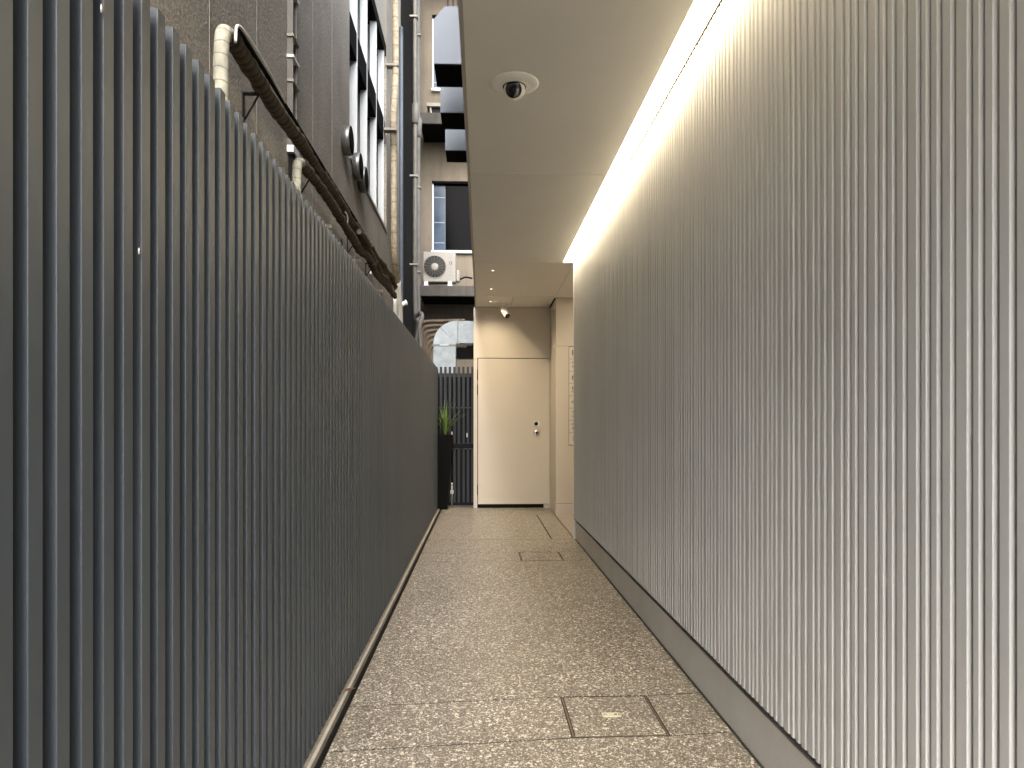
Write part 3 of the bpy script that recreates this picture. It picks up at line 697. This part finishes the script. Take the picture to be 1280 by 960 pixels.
def blade(az, lean, ln, wd, z0=1.03):
    n = 7; d = Vector((math.cos(az), math.sin(az), 0)); s = Vector((-d.y, d.x, 0)); prev = None
    p = Vector((bx, by, z0)); ang = R(lean*.45)
    for i in range(n+1):
        u_ = i/n; wv = wd*(.45+.55*math.sin(math.pi*min(1, u_*1.25+.1)))*(1-u_**3)+.0006
        up = d*math.cos(ang)-Vector((0,0,1))*math.sin(ang)
        nrm = Vector((-d.x*math.cos(ang), -d.y*math.cos(ang), math.sin(ang)))
        row = [bm.verts.new(p+s*wv), bm.verts.new(p-nrm*wv*.35), bm.verts.new(p-s*wv)]
        if prev:
            for a in range(2):
                fc = bm.faces.new((prev[a], prev[a+1], row[a+1], row[a])); fc.smooth = True
        prev = row
        p = p+(d*math.sin(ang)+Vector((0,0,1))*math.cos(ang))*(ln/n); ang += R(lean*1.1)/n
for k in range(26):
    blade(rnd.uniform(0, 2*math.pi), rnd.uniform(4, 58), rnd.uniform(.32, .54), rnd.uniform(.015, .024), rnd.uniform(1.02, 1.07))
blade(R(-5), 14, .56, .028); blade(R(-60), 8, .53, .026); blade(R(10), 50, .50, .018); blade(R(-150), 24, .5, .024); blade(R(-90), 30, .46, .026)
obj('leaves', bm, M['leaf'], t, fix=False)
obj('stem', T([(bx, by, .99), (bx, by, 1.08)], [.03, .022], 10), M['soil'], t)

# ------------------------------------------------------------------ litter
def litter(loc, s, rot, label):
    bm = bmesh.new()
    o = [(-.5, 0), (-.25, .22), (.1, .26), (.4, .12), (.6, 0), (.4, -.14), (.1, -.24), (-.25, -.18)]
    ctr = bm.verts.new((0.05*s, 0, .004)); vs = [bm.verts.new((a*s, b_*s, .002+.012*s*10*abs(b_)*random.uniform(.3, 1))) for a, b_ in o]
    for k in range(len(vs)): bm.faces.new((ctr, vs[k], vs[(k+1) % len(vs)]))
    ob = obj('fallen_leaf', bm, M['dryleaf'], fix=False); ob.location = loc; ob.rotation_euler = (0, 0, rot)
    m_ = ob.modifiers.new('thick', 'SOLIDIFY'); m_.thickness = .0008
    return tag(ob, label, 'leaf', 'dry leaves on the ground')
litter((-.592, 3.22, .012), .05, .5, 'curled dry leaf lying on the drain edge by the fence')
litter((-.12, 7.0, .002), .035, 1.2, 'dark dry leaf on the paving, left of the far hatch')
litter((.40, 8.05, .002), .05, .2, 'dry leaf on the paving in front of the cream door')
litter((.47, 5.9, .002), .022, 2.2, 'tiny dark leaf crumb on the paving just before the far hatch')
litter((.95, 6.95, .002), .03, 2.9, 'dark leaf crumb against the fluted wall skirting near its corner')

# ------------------------------------------------------------------ light
for k, (x, y_, e_) in enumerate(((.12, 9.80, 9.), (.121, 8.903, 14.), (.132, 7.841, 6.))):
    la = bpy.data.lights.new('downlight_beam', 'SPOT'); la.energy = e_; la.color = (1., .80, .55); la.spot_size = R(150); la.spot_blend = 1.; la.shadow_soft_size = .02
    lo = bpy.data.objects.new('downlight_beam', la); COL.objects.link(lo); lo.location = (x, y_, CEIL-.01)
SUN_EL, SUN_AZ = R(42), R(186)
wd = bpy.data.worlds.new('World'); S.world = wd; wd.use_nodes = True
nt = wd.node_tree; bg = nt.nodes['Background']
sky = nt.nodes.new('ShaderNodeTexSky'); sky.sky_type = 'NISHITA'; sky.sun_disc = False
sky.sun_elevation = SUN_EL; sky.sun_rotation = SUN_AZ; sky.air_density = 1.; sky.dust_density = 4.; sky.ozone_density = 1.
hs = nt.nodes.new('ShaderNodeHueSaturation'); hs.inputs['Saturation'].default_value = .55      # overcast: a greyer sky
nt.links.new(sky.outputs[0], hs.inputs['Color']); nt.links.new(hs.outputs[0], bg.inputs[0]); bg.inputs[1].default_value = .15
sl = bpy.data.lights.new('sun', 'SUN'); sl.energy = .5; sl.angle = R(40); sl.color = (1., .96, .9)
so = bpy.data.objects.new('sun', sl); COL.objects.link(so)
dirv = Vector((math.sin(SUN_AZ)*math.cos(SUN_EL), math.cos(SUN_AZ)*math.cos(SUN_EL), math.sin(SUN_EL)))
so.rotation_euler = (-dirv).to_track_quat('-Z', 'Y').to_euler(); so.location = (0, -3, 12)

# ------------------------------------------------------------------ camera
cam = bpy.data.cameras.new('camera'); co = bpy.data.objects.new('camera', cam); COL.objects.link(co)
cam.sensor_width = 36; cam.lens = 890/1280*36; cam.shift_y = 51/1280
cam.clip_start = .05; cam.clip_end = 500
co.location = (0, 0, 1.2); co.rotation_euler = (R(90), 0, -math.atan(38/890))
S.camera = co
S.render.engine = 'CYCLES'
S.cycles.max_bounces = 10; S.cycles.diffuse_bounces = 6
S.view_settings.view_transform = 'Standard'; S.view_settings.look = 'None'; S.view_settings.gamma = 1; S.view_settings.exposure = 2.58
S.view_settings.use_curve_mapping = False
